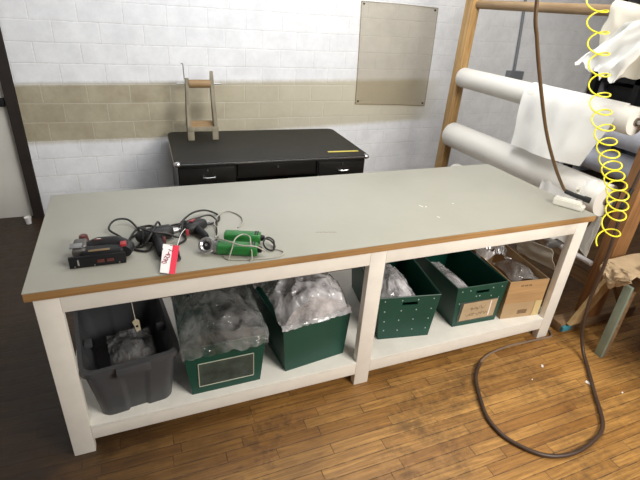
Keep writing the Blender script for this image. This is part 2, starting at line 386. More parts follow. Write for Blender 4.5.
tag(cup.build('paper_cup', 'tag_w'), 'small white paper cup standing on the floor at the foot of the dark door jamb', 'cup')

# pinned clear sheet on the wall
sh = root('plastic_sheet', (3.02, WY-.004, 1.44), 'translucent greyish plastic sheet nailed flat to the white block wall', 'plastic sheet')
TL, TR, BR_, BL_ = V((2.59, WY, 1.925)), V((3.46, WY, 1.915)), V((3.49, WY, .945)), V((2.63, WY, .972))
def shf(u, v):
    p = (TL*(1-v)+TR*v)*(1-u)+(BL_*(1-v)+BR_*v)*u
    return p + V((0, -.006-.003*nz(u*5, v*4), 0))
MB().grid(shf, 24, 20).build('film', 'pinned', sh)
hem = MB()
for a, b in ((TL, TR), (TR, BR_), (BR_, BL_), (BL_, TL)):
    hem.tube([a+V((0, -.009, 0)), (a+b)/2+V((.004, -.010, .004)), b+V((0, -.009, 0))], .004, 6)
hem.build('hem', 'pinned', sh)
for q, (dx, dz) in ((TL, (.03, -.02)), (TR, (-.03, -.02)), (BL_, (.03, .03)), (BR_, (-.03, .03))):
    MB().cyl(q+V((dx, 0, dz)), q+V((dx, -.014, dz)), .008, n=10).build('nail', 'black', sh)
# conduit
cd = root('electrical_conduit', (4.62, WY-.03, 1.2), 'grey metal conduit ending in a small box on the wall behind the paper rolls', 'conduit')
MB().tube([(4.50, WY-.02, 3.28), (4.52, WY-.02, 2.4), (4.60, WY-.02, 1.7), (4.63, WY-.03, 1.34)], .016, 10).build('pipe', 'conduit', cd)
MB().box((4.54, WY-.08, 1.20), (4.74, WY-.001, 1.335), .006).build('junction_box', 'conduit', cd)

# black shelving standing against the wall at the right
bs = root('metal_shelving', (6.2, 2.4, 0), 'tall black metal shelving with grey panels behind the yellow coil hose', 'shelving')
for x, y in ((5.95, 2.68), (5.95, 2.1), (6.95, 2.68), (6.95, 2.1)):
    MB().box((x-.05, y-.04, 0), (x+.05, y+.04, 2.3), .004).build('upright', 'black', bs)
for z in (.25, .95, 1.28, 2.18):
    MB().box((5.9, 2.06, z), (7.0, 2.72, z+.07 if z < 2 else z+.12), .004).build('shelf', 'black', bs)
MB().box((6.01, 2.70, .3), (6.9, 2.73, 2.2), .003).build('back_panel', 'wallgrey', bs)
for x0, z0, w_, h_ in ((6.1, 1.352, .45, .3), (6.1, 1.022, .5, .2)):
    c = MB().box((x0, 2.2, z0), (x0+w_, 2.6, z0+h_), .01).box((x0-.006, 2.19, z0+h_-.05), (x0+w_+.006, 2.61, z0+h_-.005), .004)
    tag(c.build('storage_carton', 'charcoal'), 'dark carton on the upper shelf of the black shelving' if z0 > 1.2 else 'dark carton on the middle shelf of the black shelving', 'carton')

# ================================================================ WORK TABLE
L, D, H = 2.878, .945, .9
tb = root('work_table', (L/2, D/2, 0), 'long white-painted wooden work table with grey top and lower shelf', 'table')
MB().box((.001, .001, .862), (L-.001, D-.001, .8965), .0015).build('tabletop_edge', 'edge', tb)
MB().box((0, 0, .8965), (L, D, .9), .0008).build('tabletop', 'laminate', tb)
T = .042; LW = .087
for x in (.022, 1.418, L-.02-LW):
    MB().box((x, .02, 0), (x+LW, .02+T, .8615), .003).build('leg', 'white', tb)
    MB().box((x, D-.02-T, 0), (x+LW, D-.02, .8615), .003).build('leg', 'white', tb)
for y in (.0185, D-.02-T):
    for x0, x1 in ((.022+LW, 1.418), (1.418+LW, L-.02-LW)):
        MB().box((x0+.0005, y+.002, .781), (x1-.0005, y+T-.002, .8615), .002).build('apron', 'white', tb)
        MB().box((x0+.0005, y+.002, .080), (x1-.0005, y+T-.004, .146), .002).build('shelf_rail', 'white', tb)
for x in (.026, L-.064):
    MB().box((x, .063, .781), (x+.04, D-.063, .8615), .002).build('apron', 'white', tb)
    MB().box((x, .063, .080), (x+.04, D-.063, .146), .002).build('shelf_rail', 'white', tb)
s = MB()
for x0, x1 in ((.022+LW, 1.418), (1.418+LW, L-.02-LW)): s.box((x0, .0195, .147), (x1, D-.0195, .165), .002)
for x0, x1 in ((.022, .022+LW), (1.418, 1.418+LW), (L-.02-LW, L-.02)): s.box((x0, .063, .147), (x1, D-.063, .165), .0)
s.build('lower_shelf', 'shelf', tb)
for x, y, l, a in ((1.907, .361, .030, 1.9), (1.93, .345, .016, .7), (1.918, .205, .018, 2.0), (2.12, .35, .012, .3)):
    MB().box((x-l/2, y-.003, .9001), (x+l/2, y+.003, .9004), M=Matrix.Translation((x, y, 0)) @ Matrix.Rotation(a, 4, 'Z') @ Matrix.Translation((-x, -y, 0))).build('scuff_mark', 'scuff', tb)
sq = MB()
sq.tube([(1.20+k*.009, .20-k*.002+random.uniform(-.006, .006), .9002) for k in range(12)], .0006, 5, 3)
sq.build('scratch', 'ink', tb)

# ================================================================ BINS UNDER THE TABLE
ZS = .1655
def rotm(c, a): return Matrix.Translation(V(c)) @ Matrix.Rotation(a, 4, 'Z')
def bin_(fl, w, wt, dep, h, ang, label, slot=False, rivets=(), notch=0., group='green plastic bins on the lower shelf'):
    """open corrugated-plastic bin; local x along the front, y to the back"""
    o = root('plastic_bin', (fl[0], fl[1], ZS), label, 'bin', group, ang)
    e = (wt-w)/2; t = .006
    def wall(pb0, pb1, pt0, pt1, n):   # slab from four corners
        return MB().prism([V(pb0), V(pb1), V(pt1), V(pt0)], V(n)*t)
    fr = MB(); lerp = lambda z: -e*z/h
    if slot:
        z0, z1, x0, x1 = h*.80, h*.875, w*.36, w*.68
        fr.prism([V((0, 0, 0)), V((w, 0, 0)), V((w-lerp(z0), -.0, z0)), V((lerp(z0), 0, z0))], V((0, t, 0)))
        fr.prism([V((lerp(z1), 0, z1)), V((w-lerp(z1), 0, z1)), V((w+e, 0, h)), V((-e, 0, h))], V((0, t, 0)))
        fr.prism([V((lerp(z0), 0, z0)), V((x0, 0, z0)), V((x0+.006, 0, (z0+z1)/2)), V((x0, 0, z1)), V((lerp(z1), 0, z1))], V((0, t, 0)))
        fr.prism([V((x1, 0, z0)), V((w-lerp(z0), 0, z0)), V((w-lerp(z1), 0, z1)), V((x1, 0, z1)), V((x1-.006, 0, (z0+z1)/2))], V((0, t, 0)))
    else: fr = wall((0, 0, 0), (w, 0, 0), (-e, 0, h), (w+e, 0, h), (0, 1, 0))
    fr.build('front_panel', 'bin', o, False, True)
    wall((0, dep, 0), (w, dep, 0), (-e, dep, h), (w+e, dep, h), (0, -1, 0)).build('back_panel', 'bin', o, False, True)
    wall((0, t, 0), (0, dep-t, 0), (-e, t, h), (-e, dep-t, h), (1, 0, 0)).build('side_panel', 'bin', o, False, True)
    wall((w, t, 0), (w, dep-t, 0), (w+e, t, h), (w+e, dep-t, h), (-1, 0, 0)).build('side_panel', 'bin', o, False, True)
    MB().box((.002, .002, 0), (w-.002, dep-.002, t)).build('base', 'bin', o, False, True)
    rim = MB()
    for a, b in (((-e, 0), (w+e, 0)), ((-e, dep), (w+e, dep)), ((-e, 0), (-e, dep)), ((w+e, 0), (w+e, dep))):
        rim.tube([V((*a, h)), V((*b, h))], .004, 6, smooth=False)
    rim.build('rim', 'bin', o, True, True)
    src = None
    for rx, rz_ in rivets:
        x = lerp(rz_*h)+rx*(w-2*lerp(rz_*h)); pos = V((x, -.001, rz_*h))
        if src is None: r = MB().ball((0, 0, 0), .0046, (1, .5, 1), 8).build('rivet', 'rivet', o, True, True); src = r
        else: r = src.copy(); C.objects.link(r); r.parent = o
        r.location = pos
    return o
def label_card(o, x0, x1, z0, z1, mat, skew=0, ink=None, pocket=True):
    c = MB().prism([V((x0+skew, -.0025, z0)), V((x1+skew*.2, -.0025, z0+.004)), V((x1-skew*.3, -.0025, z1)), V((x0, -.0025, z1-.004))], V((0, .002, 0)))
    return c.build('label_card', mat, o, False, True)
# 1: grey tote
tt = root('storage_tote', (.163, .030, ZS), 'dark grey plastic tote with thick rim, leftmost under the table', 'tote', None, math.radians(6.2))
def rr_(w, d, r, z, cx, cy, n=5):
    P = []
    for (sx_, sy_, a0) in ((1, 1, 0), (-1, 1, 90), (-1, -1, 180), (1, -1, 270)):
        for k in range(n):
            a = math.radians(a0+90*k/(n-1)); P.append(V((cx+sx_*(w/2-r)+r*math.cos(a), cy+sy_*(d/2-r)+r*math.sin(a), z)))
    return P
def tote_ring(w, d, z, cx, cy, ribs, dr=.012):
    # rounded rectangle walked finely, pushed in at the recesses
    P = []; r = .045; base = rr_(w, d, r, z, cx, cy, 7); n = len(base)
    for i in range(n):
        a, b = base[i], base[(i+1) % n]; m = max(1, int((b-a).length/.012)) if (b-a).length > .05 else 1
        mm = 24 if (b-a).length > .05 else 1
        for k in range(mm):
            t = k/mm; p = a.lerp(b, t)
            if mm > 1 and ribs:
                nrm = V(((b-a).y, -(b-a).x, 0)).normalized()
                f1 = min(1, max(0, (abs(t-.5)-.18)/.03)) if .0 < t < 1 else 1
                f2 = 1-min(1, max(0, (abs(t-.5)-.40)/.03))
                p = p - nrm*dr*min(f1, f2)*0 - nrm*(dr*(1-f1)*ribs)
            P.append(p)
    return P
TW, TD, TH = .412, .56, .297; cx_, cy_ = .155, .27
body = MB(); rg = []
for z, k in ((0, .74), (.004, .755), (.12, .83), (.24, .925), (.287, .945)):
    rg.append(tote_ring(TW*k, TD*(.90+.07*z/.287), z, cx_, cy_, 1.0 if z < .23 else .0))
for z, k in ((.287, .935), (.24, .91), (.12, .815), (.010, .74)):
    rg.append(tote_ring(TW*k-.004, TD*(.90+.07*z/.287)-.008, z, cx_, cy_, 1.0 if z < .23 else .0))
body.loft(rg); body.build('body', 'tote', tt, True, True, 50)
rim = MB(); prof = [(0, -.028), (.010, -.028), (.012, 0), (-.006, .004), (-.008, -.006), (0, -.008)]
bw, bd = TW*.95, TD*.975
rings = [rr_(bw+2*ox, bd+2*ox, .05, TH-.005+oz, cx_, cy_, 7) for ox, oz in prof]; rings.append(rings[0])
rim.loft(rings, cap=False); rim.build('rim', 'tote', tt, True, True, 50)
MB().box((cx_-.070, cy_-bd/2-.030, TH-.052), (cx_+.070, cy_-bd/2+.004, TH-.004), .006).build('handle', 'tote', tt, True, True)
for sx_ in (-1, 1):
    MB().box((cx_+sx_*(TW*.44)-.035 if sx_ > 0 else cx_-TW*.44-.0, cy_-.02, TH-.075), (cx_+sx_*(TW*.44) if sx_ > 0 else cx_-TW*.44+.035, cy_+.02, TH-.05), .004).build('latch', 'tote', tt, True, True)

rv = [(x, z) for x in (.10, .38, .64, .90) for z in (.92, .68)] + [(.10, .44), (.90, .44), (.10, .22), (.36, .45), (.62, .45), (.36, .2), (.64, .2), (.90, .2)]
b2 = bin_((.556, .062), .335, .395, .56, .285, 0, 'green plastic bin with empty clear label pocket, second container from left')
b3 = bin_((1.030, .075), .352, .395, .56, .285, math.radians(6.5), 'plain dark green plastic bin left of the middle table leg, under a cloudy bag')
b4 = bin_((1.622, .157), .315, .375, .56, .29, math.radians(-9.5), 'dark green riveted bin with hand slot, just right of the middle table leg', True, rv)
b5 = bin_((2.124, .125), .318, .362, .60, .285, math.radians(-3.0), 'dark green plastic bin with handwritten brown paper label on its front', True,
          [(.10, .90), (.26, .90), (.72, .90), (.90, .90), (.40, .74), (.47, .74), (.72, .70), (.9, .62), (.08, .60)])
# label pocket bin 2
q = MB().box((.035, -.003, .045), (.300, -.001, .185)).build('label_pocket', 'pocket', b2, False, True); q['label'] = 'clear plastic label pocket'
fr = MB()
for a, b in (((.035, .045), (.3, .045)), ((.3, .045), (.3, .185)), ((.3, .185), (.035, .185)), ((.035, .185), (.035, .045))): fr.tube([V((a[0], -.003, a[1])), V((b[0], -.003, b[1]))], .0026, 6, smooth=False)
fr.build('pocket_seam', M_('pocket_seam', (.42, .43, .34), .4), b2, True, True)
# label card bin 5
q = MB().box((.022, -.003, .030), (.300, -.0008, .178)).build('label_pocket', 'pocket', b5, False, True)
lc = label_card(b5, .045, .290, .040, .172, 'kraft', -.01); lc.location.y = -.0035; lc['label'] = 'brown paper label'
sq = MB()
def scribble(x, z, w, h, seed, n=26):
    rnd = random.Random(seed); P = []
    for k in range(n): P.append(V((x+w*k/n+rnd.uniform(-.3, .3)*w/n*2, -.0066, z+rnd.uniform(-.5, .5)*h)))
    return P
sq.tube(scribble(.10, .125, .12, .026, 3), .0008, 5, 3).tube(scribble(.075, .078, .165, .026, 8, 32), .0008, 5, 3)
sq.build('handwriting', 'ink', b5, True, True)
fs = MB().box((.243, -.0072, .055), (.250, -.0060, .165)).build('tape_strip', 'tag_w', b5, False, True)
# low plastic bin contents / bags: crumpled film heaps
def heap(name, label, cx, cy, rx, ry, z0, h, mat, seed, ang=0, skirt=0., rough=1., flatp=2.2, nu=64, nv=64, cat='plastic bag', group='plastic bags in the containers under the table', zmax=.776, drop=None, shear=0.):
    rnd = random.Random(seed); sx0 = rnd.uniform(0, 50)
    def fn(u, v):
        x, y = (u*2-1), (v*2-1)
        r = (abs(x)**flatp+abs(y)**flatp)**(1/flatp)
        hh = max(0, 1-r*.9)**.62
        n1 = noise.multi_fractal(V((x*1.7+sx0, y*1.7, 2)), 1.0, 2.1, 4)*.10
        rid = (1-abs(nz(x*2.2+sx0, y*2.2, 5))*2.6)*.14 + (1-abs(nz(x*5+sx0, y*5, 9))*2.2)*.05
        z = z0 + h*(hh+shear*x*hh) + (n1+rid*rough)*h*(.5+.5*min(1, hh*2))*.9
        X_, Y_ = x*rx*(1+.04*nz(y*4, sx0)), y*ry*(1+.04*nz(x*4, sx0+7))
        if drop and v < .12:   # hangs over the front rim
            k = (.12-v)/.12; z = z0+.012 - k*drop*(1+.35*nz(x*3, sx0, 1)+.15*nz(x*9, sx0)); Y_ = -ry*.76 - .048 - .012*k*(1+nz(x*8, sx0, 4))
        elif drop: Y_ = -ry*.76-.048 + (v-.12)/.88*(ry*1.76+.0)
        z = min(z, zmax+.0*x)
        ca, sa = math.cos(ang), math.sin(ang)
        return V((cx+X_*ca-Y_*sa, cy+X_*sa+Y_*ca, z))
    return tag(MB().grid(fn, nu, nv).build(name, mat, angle=28), label, cat, group)
heap('plastic_bag', 'crumpled clear film inside the dark grey tote', .31, .26, .10, .15, .34, .05, 'sheet', 3, math.radians(6), rough=1.6)
heap('plastic_bag', 'large clear bag draped over the bin with the empty label pocket', .722, .32, .205, .30, .452, .13, 'sheet', 12, 0, drop=.050, flatp=3.2, rough=.8, shear=-.45)
heap('plastic_bag', 'cloudy white bag heaped above the plain green bin', 1.17, .33, .20, .26, .458, .20, 'sheet_w', 21, math.radians(6), flatp=2.2, drop=.020, rough=1.0)
heap('plastic_bag', 'clear bag bulging from the riveted bin right of the middle leg', 1.76, .36, .125, .19, .395, .11, 'sheet_w', 33, math.radians(-9.5), shear=-.5)
heap('plastic_bag', 'crumpled clear bag down in the bin with the paper label', 2.20, .33, .055, .19, .385, .03, 'sheet_w', 41, math.radians(0), shear=-.3)
heap('plastic_bag', 'shiny clear bag filling the cardboard box', 2.66, .25, .10, .12, .405, .05, 'sheet', 57, math.radians(-8))
heap('plastic_bag', 'cloudy bag rising at the back of the cardboard box', 2.63, .50, .12, .12, .415, .14, 'sheet_w', 61, math.radians(-8))

# cardboard box
cb = root('cardboard_box', (2.478, .100, ZS), 'open brown cardboard box at the right end of the lower shelf', 'box', None, math.radians(-7))
w_, dd, h_ = .285, .55, .28; t = .005
MB().box((0, 0, 0), (w_, t, h_)).build('front_panel', 'card', cb, False, True)
MB().box((0, dd-t, 0), (w_, dd, h_)).build('back_panel', 'card', cb, False, True)
MB().box((0, t, 0), (t, dd-t, h_)).build('side_panel', 'card', cb, False, True)
MB().box((w_-t, t, 0), (w_, dd-t, h_)).build('side_panel', 'card', cb, False, True)
MB().box((t, t, 0), (w_-t, dd-t, t)).build('base', 'card', cb, False, True)
stp = M_('box_printed_brown', (.44, .265, .12), .7, var=.16, scale=3, stretch=(1, 1, 14))
q = MB().box((.001, -.0012, .118), (w_-.001, 0, h_-.002)).build('printed_band', stp, cb, False, True); q['label'] = 'darker brown printed band'
q = MB().box((w_-.052, -.003, .004), (w_-.002, -.0013, .12)).build('tape_strip', M_('pale_tape', (.62, .48, .24), .4), cb, False, True)
sm = MB()
for k in range(8): sm.box((.085+k*.010, -.0022, .240), (.085+k*.010+.007, -.0012, .252)) if k % 3 != 2 else sm.box((.085+k*.010, -.0022, .246), (.085+k*.010+.006, -.0012, .249))
sm.build('stamp', 'ink', cb, False, True); sm = MB()
for r_ in range(3):
    for k in range(11): sm.box((.118+k*.0065, -.0012, .028+r_*.011), (.118+k*.0065+.0045, -.0002, .028+r_*.011+.008))
sm.build('printed_code', 'ink', cb, False, True)

# tag on a string under the apron
tg = root('string_tag', (.345, .10, .78), 'small tan tag hanging on a string from the apron above the grey tote', 'tag')
MB().tube([(.345, .105, .781), (.348, .104, .70), (.352, .10, .632)], .0014, 6).build('string', 'string', tg)
MB().prism([V((.338, .10, .625)), V((.352, .10, .640)), V((.366, .10, .628)), V((.368, .10, .578)), V((.350, .10, .570)), V((.345, .10, .600))], V((0, .003, 0))).build('card', 'tan_tag', tg)
MB().cyl((.355, .0992, .600), (.355, .101, .600), .006, n=10).build('hole', 'black', tg)

# ================================================================ DESK
dk = root('steel_desk', (1.512, 2.22, 0), 'old black steel office desk with chrome-edged top against the wall', 'desk', None, math.radians(-1.9))
DW, DD, DH = 1.60, .90, .76
x0, x1, y0, y1 = -DW/2, DW/2, -DD/2-.02, DD/2-.02
rings = [rr_(DW+2*o_, DD+2*o_, .06, z, 0, (y0+y1)/2, 8) for o_, z in ((-.004, DH-.036), (.0, DH-.032), (.0, DH-.006), (-.005, DH))]
MB().loft(rings).build('desktop', 'desktop', dk, True, True, 30)
rings = [rr_(DW+2*o_, DD+2*o_, .062, z, 0, (y0+y1)/2, 8) for o_, z in ((.0005, DH-.024), (.004, DH-.022), (.004, DH-.013), (.0005, DH-.011), (.0005, DH-.024))]
MB().loft(rings, cap=False).build('chrome_edging', 'chrome', dk, True, True, 60)
for sx_ in (-1, 1):
    MB().ball((sx_*(DW/2-.022), y0+.022, DH-.018), .030, (1, 1, .72), 14).build('corner_cap', 'chrome', dk, True, True)
for sx_ in (-1, 1):
    a, b = (x0+.02, x0+.46) if sx_ < 0 else (x1-.46, x1-.02)
    MB().box((a, y0+.03, .10), (b, y1-.03, DH-.037), .012).build('pedestal', 'deskbody', dk, True, True)
    MB().box((a+.01 if sx_ < 0 else b-.002, y0+.06, .12), (a+.001 if sx_ < 0 else b+.003, y1-.06, DH-.04)).build('side_panel', 'desktrim', dk, True, True)
    for k, (za, zb) in enumerate(((.58, .705), (.36, .57), (.12, .35))):
        d_ = MB().box((a+.012, y0+.014, za), (b-.012, y0+.029, zb), .004).build('drawer', 'deskbody', dk, True, True)
        mx = (a+b)/2+.01
        MB().tube([(mx-.045, y0+.012, zb-.062), (mx-.042, y0-.012, zb-.066), (mx, y0-.018, zb-.068), (mx+.042, y0-.012, zb-.066), (mx+.045, y0+.012, zb-.062)], .0065, 8).build('handle', 'chrome', d_, True, True)
        if k == 0: MB().cyl((mx-.01, y0+.014, zb-.012), (mx-.01, y0+.004, zb-.012), .008, n=12).build('lock', 'chrome', d_, True, True)
    for px_ in (a+.05, b-.05):
        for py_ in (y0+.08, y1-.08): MB().cyl((px_, py_, 0), (px_, py_, .101), .022, .028, 12).build('leg', 'chrome', dk, True, True)
d_ = MB().box((x0+.475, y0+.03, .615), (x1-.475, y0+.046, .715), .004).build('drawer', 'deskbody', dk, True, True)
MB().cyl((0, y0+.03, .69), (0, y0+.018, .69), .009, n=12).build('lock', 'chrome', d_, True, True)
MB().box((x0+.462, y0+.047, .60), (x1-.462, y1-.05, DH-.038)).build('drawer_case', 'deskbody', dk, True, True)
MB().box((x0+.462, y1-.07, .25), (x1-.462, y1-.05, .598)).build('modesty_panel', 'deskbody', dk, True, True)
rl = MB().box((1.965, 1.835, .7612), (2.245, 1.862, .7642), .0006).rot(math.radians(-3), (2.1, 1.85, .76))
tag(rl.build('ruler', 'yellow_paint'), 'yellow ruler lying along the right front corner of the black desk', 'ruler')

# wooden spool holder on the desk
sp_ = root('spool_holder', (1.0, 2.46, .7605), 'weathered wooden spool holder standing on the black desk', 'spool holder')
zb = .7605
for sx_, x in ((-1, .890), (1, 1.122)):
    P_ = [(0, 2.385, 0), (0, 2.43, 0), (0, 2.43, .06), (0, 2.50, .10), (-.012*sx_, 2.49, .40), (-.014*sx_, 2.465, .50 if sx_ < 0 else .56), (-.014*sx_, 2.445, .50), (-.012*sx_, 2.425, .36), (-.004*sx_, 2.40, .16)]
    MB().prism([V((x-.015+a, b, zb+c)) for a, b, c in P_], V((.030, 0, 0)), .002).build('side_board', 'driftwood', sp_)
MB().prism([V((.9055, 2.405, zb+.088)), V((1.1065, 2.405, zb+.088)), V((1.1065, 2.405, zb+.102)), V((.9055, 2.405, zb+.102))], V((0, .12, .03)), .002).build('seat_board', 'spool', sp_)
MB().box((.876, 2.362, zb+.080), (1.136, 2.384, zb+.112), .002).build('front_rail', 'driftwood', sp_)
for x in (.902, 1.108):
    MB().box((x-.026, 2.366, zb), (x+.026, 2.384, zb+.079), .002).build('front_foot', 'driftwood', sp_)
MB().cyl((.918, 2.46, zb+.455), (1.094, 2.46, zb+.455), .033, n=24, bev=.002).build('spool', 'spool', sp_)
MB().cyl((.825, 2.46, zb+.455), (1.185, 2.46, zb+.455), .007, n=10).build('axle', 'steel', sp_)
MB().tube([(.885, 2.455, zb+.49), (.882, 2.455, zb+.56), (.880, 2.452, zb+.61), (.865, 2.45, zb+.613)], .004, 6).build('wire_hook', 'steel', sp_)

# ================================================================ ROLL RACK
RX = 3.2
rk = root('roll_rack', (RX, .98, 0), 'tall wooden rack of posts and beams holding the white material rolls', 'rack')
MB().box((RX-.010, 1.88, .07), (RX+.07, 1.98, 2.6), .004).build('post', 'post', rk)
q = MB().box((RX+.00, .02, .07), (RX+.13, .12, 2.2), .004).build('post', 'postd', rk); q['label'] = 'dark brown near post'
MB().box((2.97, .02, .0), (3.72, .115, .069), .004).build('foot', 'beamx', rk)
MB().box((2.97, 1.88, .0), (3.72, 1.98, .069), .004).build('foot', 'beamx', rk)
MB().prism([V((3.01, .018, .071)), V((3.10, .018, .071)), V((3.265, .018, .33)), V((3.20, .018, .40))], V((0, -.028, 0)), .002).build('brace', 'pine', rk)
MB().prism([V((3.66, .05, .071)), V((3.58, .05, .071)), V((3.331, .05, .40)), V((3.331, .05, .50))], V((0, .03, 0)), .002).build('brace', 'beam', rk)
MB().box((RX+.02, .1205, .275), (RX+.07, 1.879, .365), .003).build('lower_beam', 'beam', rk)
MB().cyl((RX-.01, .1205, .455), (RX-.01, 1.879, .455), .018, n=14).build('pipe', 'pipe', rk)
MB().cyl((RX+.05, .1205, 1.96), (RX+.05, 1.879, 1.96), .033, n=20).build('dowel', 'dowel', rk)
q = MB().box((2.972, -.0, .02), (3.05, .0195, .055), .001).build('paint_patch', 'blue', rk)
def roll(name, x, z, r, ya, yb, label, mat='roll', group='material rolls on the rack', core=.02, rod=True):
    o = root(name, (x, (ya+yb)/2, z), label, 'material roll', group)
    n = 40
    def ring(rr, y, w=0): return [V((x+rr*math.cos(2*PI*k/n), y, z+rr*math.sin(2*PI*k/n))) for k in range(n)]
    m = MB(); rg = [ring(core*1.15, yb)]
    rg += [ring(r*.97, yb), ring(r, yb-.006)]
    for k in range(1, 10): rg.append(ring(r*(1+.006*nz(k*1.3, x)), yb+(ya-yb)*k/10))
    rg += [ring(r, ya+.006), ring(r*.97, ya), ring(core*1.15, ya)]
    m.loft(rg, cap=False); m.build('wound_sheet', mat, o, True, angle=35)
    c = MB(); c.loft([ring(core*1.15, ya-.004), ring(core*1.15, yb+.004), ring(core*.7, yb+.004), ring(core*.7, ya-.004), ring(core*1.15, ya-.004)], cap=False)
    c.build('core', 'core', o)
    if rod: MB().cyl((x, ya-.05, z), (x, yb+.035, z), core*.6, n=12).build('axle', 'steel', o)
    return o
roll('material_roll', RX, 1.385, .082, .19, 1.83, 'upper white material roll on the wooden rack', core=.022)
roll('material_roll', RX, .880, .110, .19, 1.83, 'thick lower white material roll beside the table end', mat='roll', core=.024)
roll('material_roll', 3.62, 1.19, .075, .25, 1.0, 'upper blue-white wrapped roll behind the rack post', 'bluewrap')
roll('material_roll', 3.66, .985, .09, .25, 1.0, 'lower blue-white wrapped roll behind the rack post', 'bluewrap')
roll('material_roll', 3.13, .59, .085, .40, 1.6, 'lowest white roll seen behind the cardboard box', 'roll', rod=False)
# brackets carrying the rear rolls and lowest roll
for z in (1.19, .985):
    for y in (.235, 1.715): pass
MB().box((3.58, 1.021, 0), (3.70, 1.07, 1.3), .003).build('rear_post', 'beam', rk)
for zz, x_ in ((1.19, 3.62), (.985, 3.66)):
    MB().box((x_-.02, .96, zz-.012), (x_+.03, 1.02, zz+.012), .002).build('bracket', 'steel', rk)
    MB().box((RX+.131, .121, zz-.035), (x_+.03, .20, zz-.027), .002).build('bracket', 'steel', rk)
for y in (.37, 1.605): MB().box((3.05, y, .455), (3.20, y+.02, .503), .002).build('bracket', 'steel', rk)

# hanging fabric from the upper roll
def lerp4(a, b, c, d, u, v): return (V(a)*(1-v)+V(b)*v)*(1-u)+(V(c)*(1-v)+V(d)*v)*u
def cl1(u, v):
    p = lerp4((3.11, 1.02, 1.40), (3.11, .26, 1.40), (3.08, .975, 1.03), (3.02, .385, 1.055), u, v)
    p.x += .012*nz(v*6, u*2)+.010*math.sin(v*9)*u - .0
    if v > .75: p.x += (v-.75)*.35*(u)      # the near corner folds back
    if u < .15: k = 1-u/.15; p.x += .09*k*k*.9+.0; p.z += .075*math.sin(k*PI/2)
    return p
c = MB().grid(cl1, 26, 30, .002)
tag(c.build('fabric_drape', 'cloth'), 'loose white fabric end hanging down from the upper roll', 'fabric')
def cl2(u, v):
    p = lerp4((3.10, .62, .935), (3.10, .27, .935), (3.045, .60, .60), (3.06, .25, .55), u, v)
    p.x += .010*nz(v*6, u*3, 4)
    if u < .2: k = 1-u/.2; p.x += .07*k*k; p.z += .055*math.sin(k*PI/2)
    return p
tag(MB().grid(cl2, 22, 20, .002).build('fabric_drape', 'cloth'), 'loose white fabric end on the lower roll beside the table corner', 'fabric')
def cl3(u, v):
    p = lerp4((3.19, .205, .77), (3.14, .13, .80), (3.17, .27, .545), (3.13, .135, .505), u, v)
    p.x += .006*nz(v*5, u*4, 9)+.004*math.sin(v*8); p.y += .008*nz(u*2, 2); return p
tag(MB().grid(cl3, 16, 14, .002).build('plastic_offcut', 'roll'), 'hanging strip of white sheet material below the thick lower roll', 'plastic sheet')
# cloths over the top dowel
def cl4(u, v):      # cream cloth over the dowel
    y = .60-.62*v + .03*nz(u*5, v*6)
    s_ = u*1.0-.35
    if s_ < 0: x = RX+.05+.045*math.cos(PI*.5+PI*.5*min(1, -s_/.1)) * -1*-1; z = 1.997 + s_*.9 if s_ < -.1 else 1.997+.0*s_; x = RX+.09 if s_ < -.1 else RX+.05-s_*.4
    else: x = RX+.05-min(s_/.1, 1)*.05; z = 1.998-max(0, s_-.05)*.62*(1+.12*nz(v*7, 3))
    edge = (.11*nz(v*3.1, 1.7)) * u
    return V((x-.012*math.sin(v*22)*u-.004+.012*nz(u*6, v*8, 3), y, z+edge))
tag(MB().grid(cl4, 30, 34, .002).build('fabric_drape', 'cream'), 'cream fabric thrown over the top dowel at the right', 'fabric')
def cl5(u, v):
    a = lerp4((3.08, .38, 1.90), (3.08, .10, 1.97), (3.05, .60, 1.66), (3.03, .30, 1.58), u, v)
    a.z += .045*nz(v*9, u*3, 7)*u + .02*(int(v*7) % 2)*(u > .9); a.x += .02*nz(u*5, v*5, 2)+.012*math.sin(v*10+u*4); return a
tag(MB().grid(cl5, 24, 24, .002).build('fabric_drape', 'brightcloth'), 'bright white ragged fabric hanging in front of the cream one', 'fabric')

# brown paper piece and lumber lying behind the cardboard box
def pp(u, v):
    p = lerp4((3.0, .64, .44), (3.0, .30, .50), (3.06, .60, .30), (3.06, .26, .34), u, v); p.x += .02*nz(u*3, v*4, 5); return p
tag(MB().grid(pp, 14, 14, .002).build('paper_sheet', 'cream'), 'crumpled beige paper hanging behind the cardboard box', 'paper')

# ================================================================ WRAPPED BENCH AT RIGHT
bn = root('side_bench', (3.5, -.5, 0), 'low wooden bench with green painted leg and brown paper top, right edge', 'bench')
BX0, BX1, BY0, BY1 = 3.07, 4.05, -.95, -.06
MB().box((BX0, BY0, .572), (BX1, BY1, .592), .003).build('bench_top', 'beam', bn)
MB().box((BX0+.02, BY0+.02, .49), (BX1-.02, BY1-.04, .571), .003).build('apron', 'beam', bn)
for x, y, mt in ((BX0+.005, -.26, 'sage'), (BX1-.1, -.26, 'sage'), (BX0+.005, BY0+.03, 'sage'), (BX1-.1, BY0+.03, 'sage')):
    xx = x-.045
    MB().box((xx, y, 0), (xx+.022, y+.048, .53), .002).build('leg', mt, bn)
    MB().box((xx+.0222, y+.002, 0), (xx+.062, y+.046, .49), .002).build('leg', 'beam', bn)
def paper(u, v):
    x, y = BX0-.02+(BX1-BX0+.02)*u, BY1+.02-(BY1-BY0)*v
    return V((x, y, .600+.008*nz(x*5, y*5)+.004*nz(x*17, y*17)))
MB().grid(paper, 40, 40, .002).build('paper_cover', 'kraft', bn)
def flap(u, v):
    y = -.05-.20*v; z = .602-u*(.15*(1-abs(v-.45)*1.3)+.02*nz(v*9, 2)); x = BX0-.022-.035*math.sin(u*2.6)*(1+.6*nz(u*4, v*5, 3))-.02*abs(nz(u*8, v*8))
    return V((x, y, z))
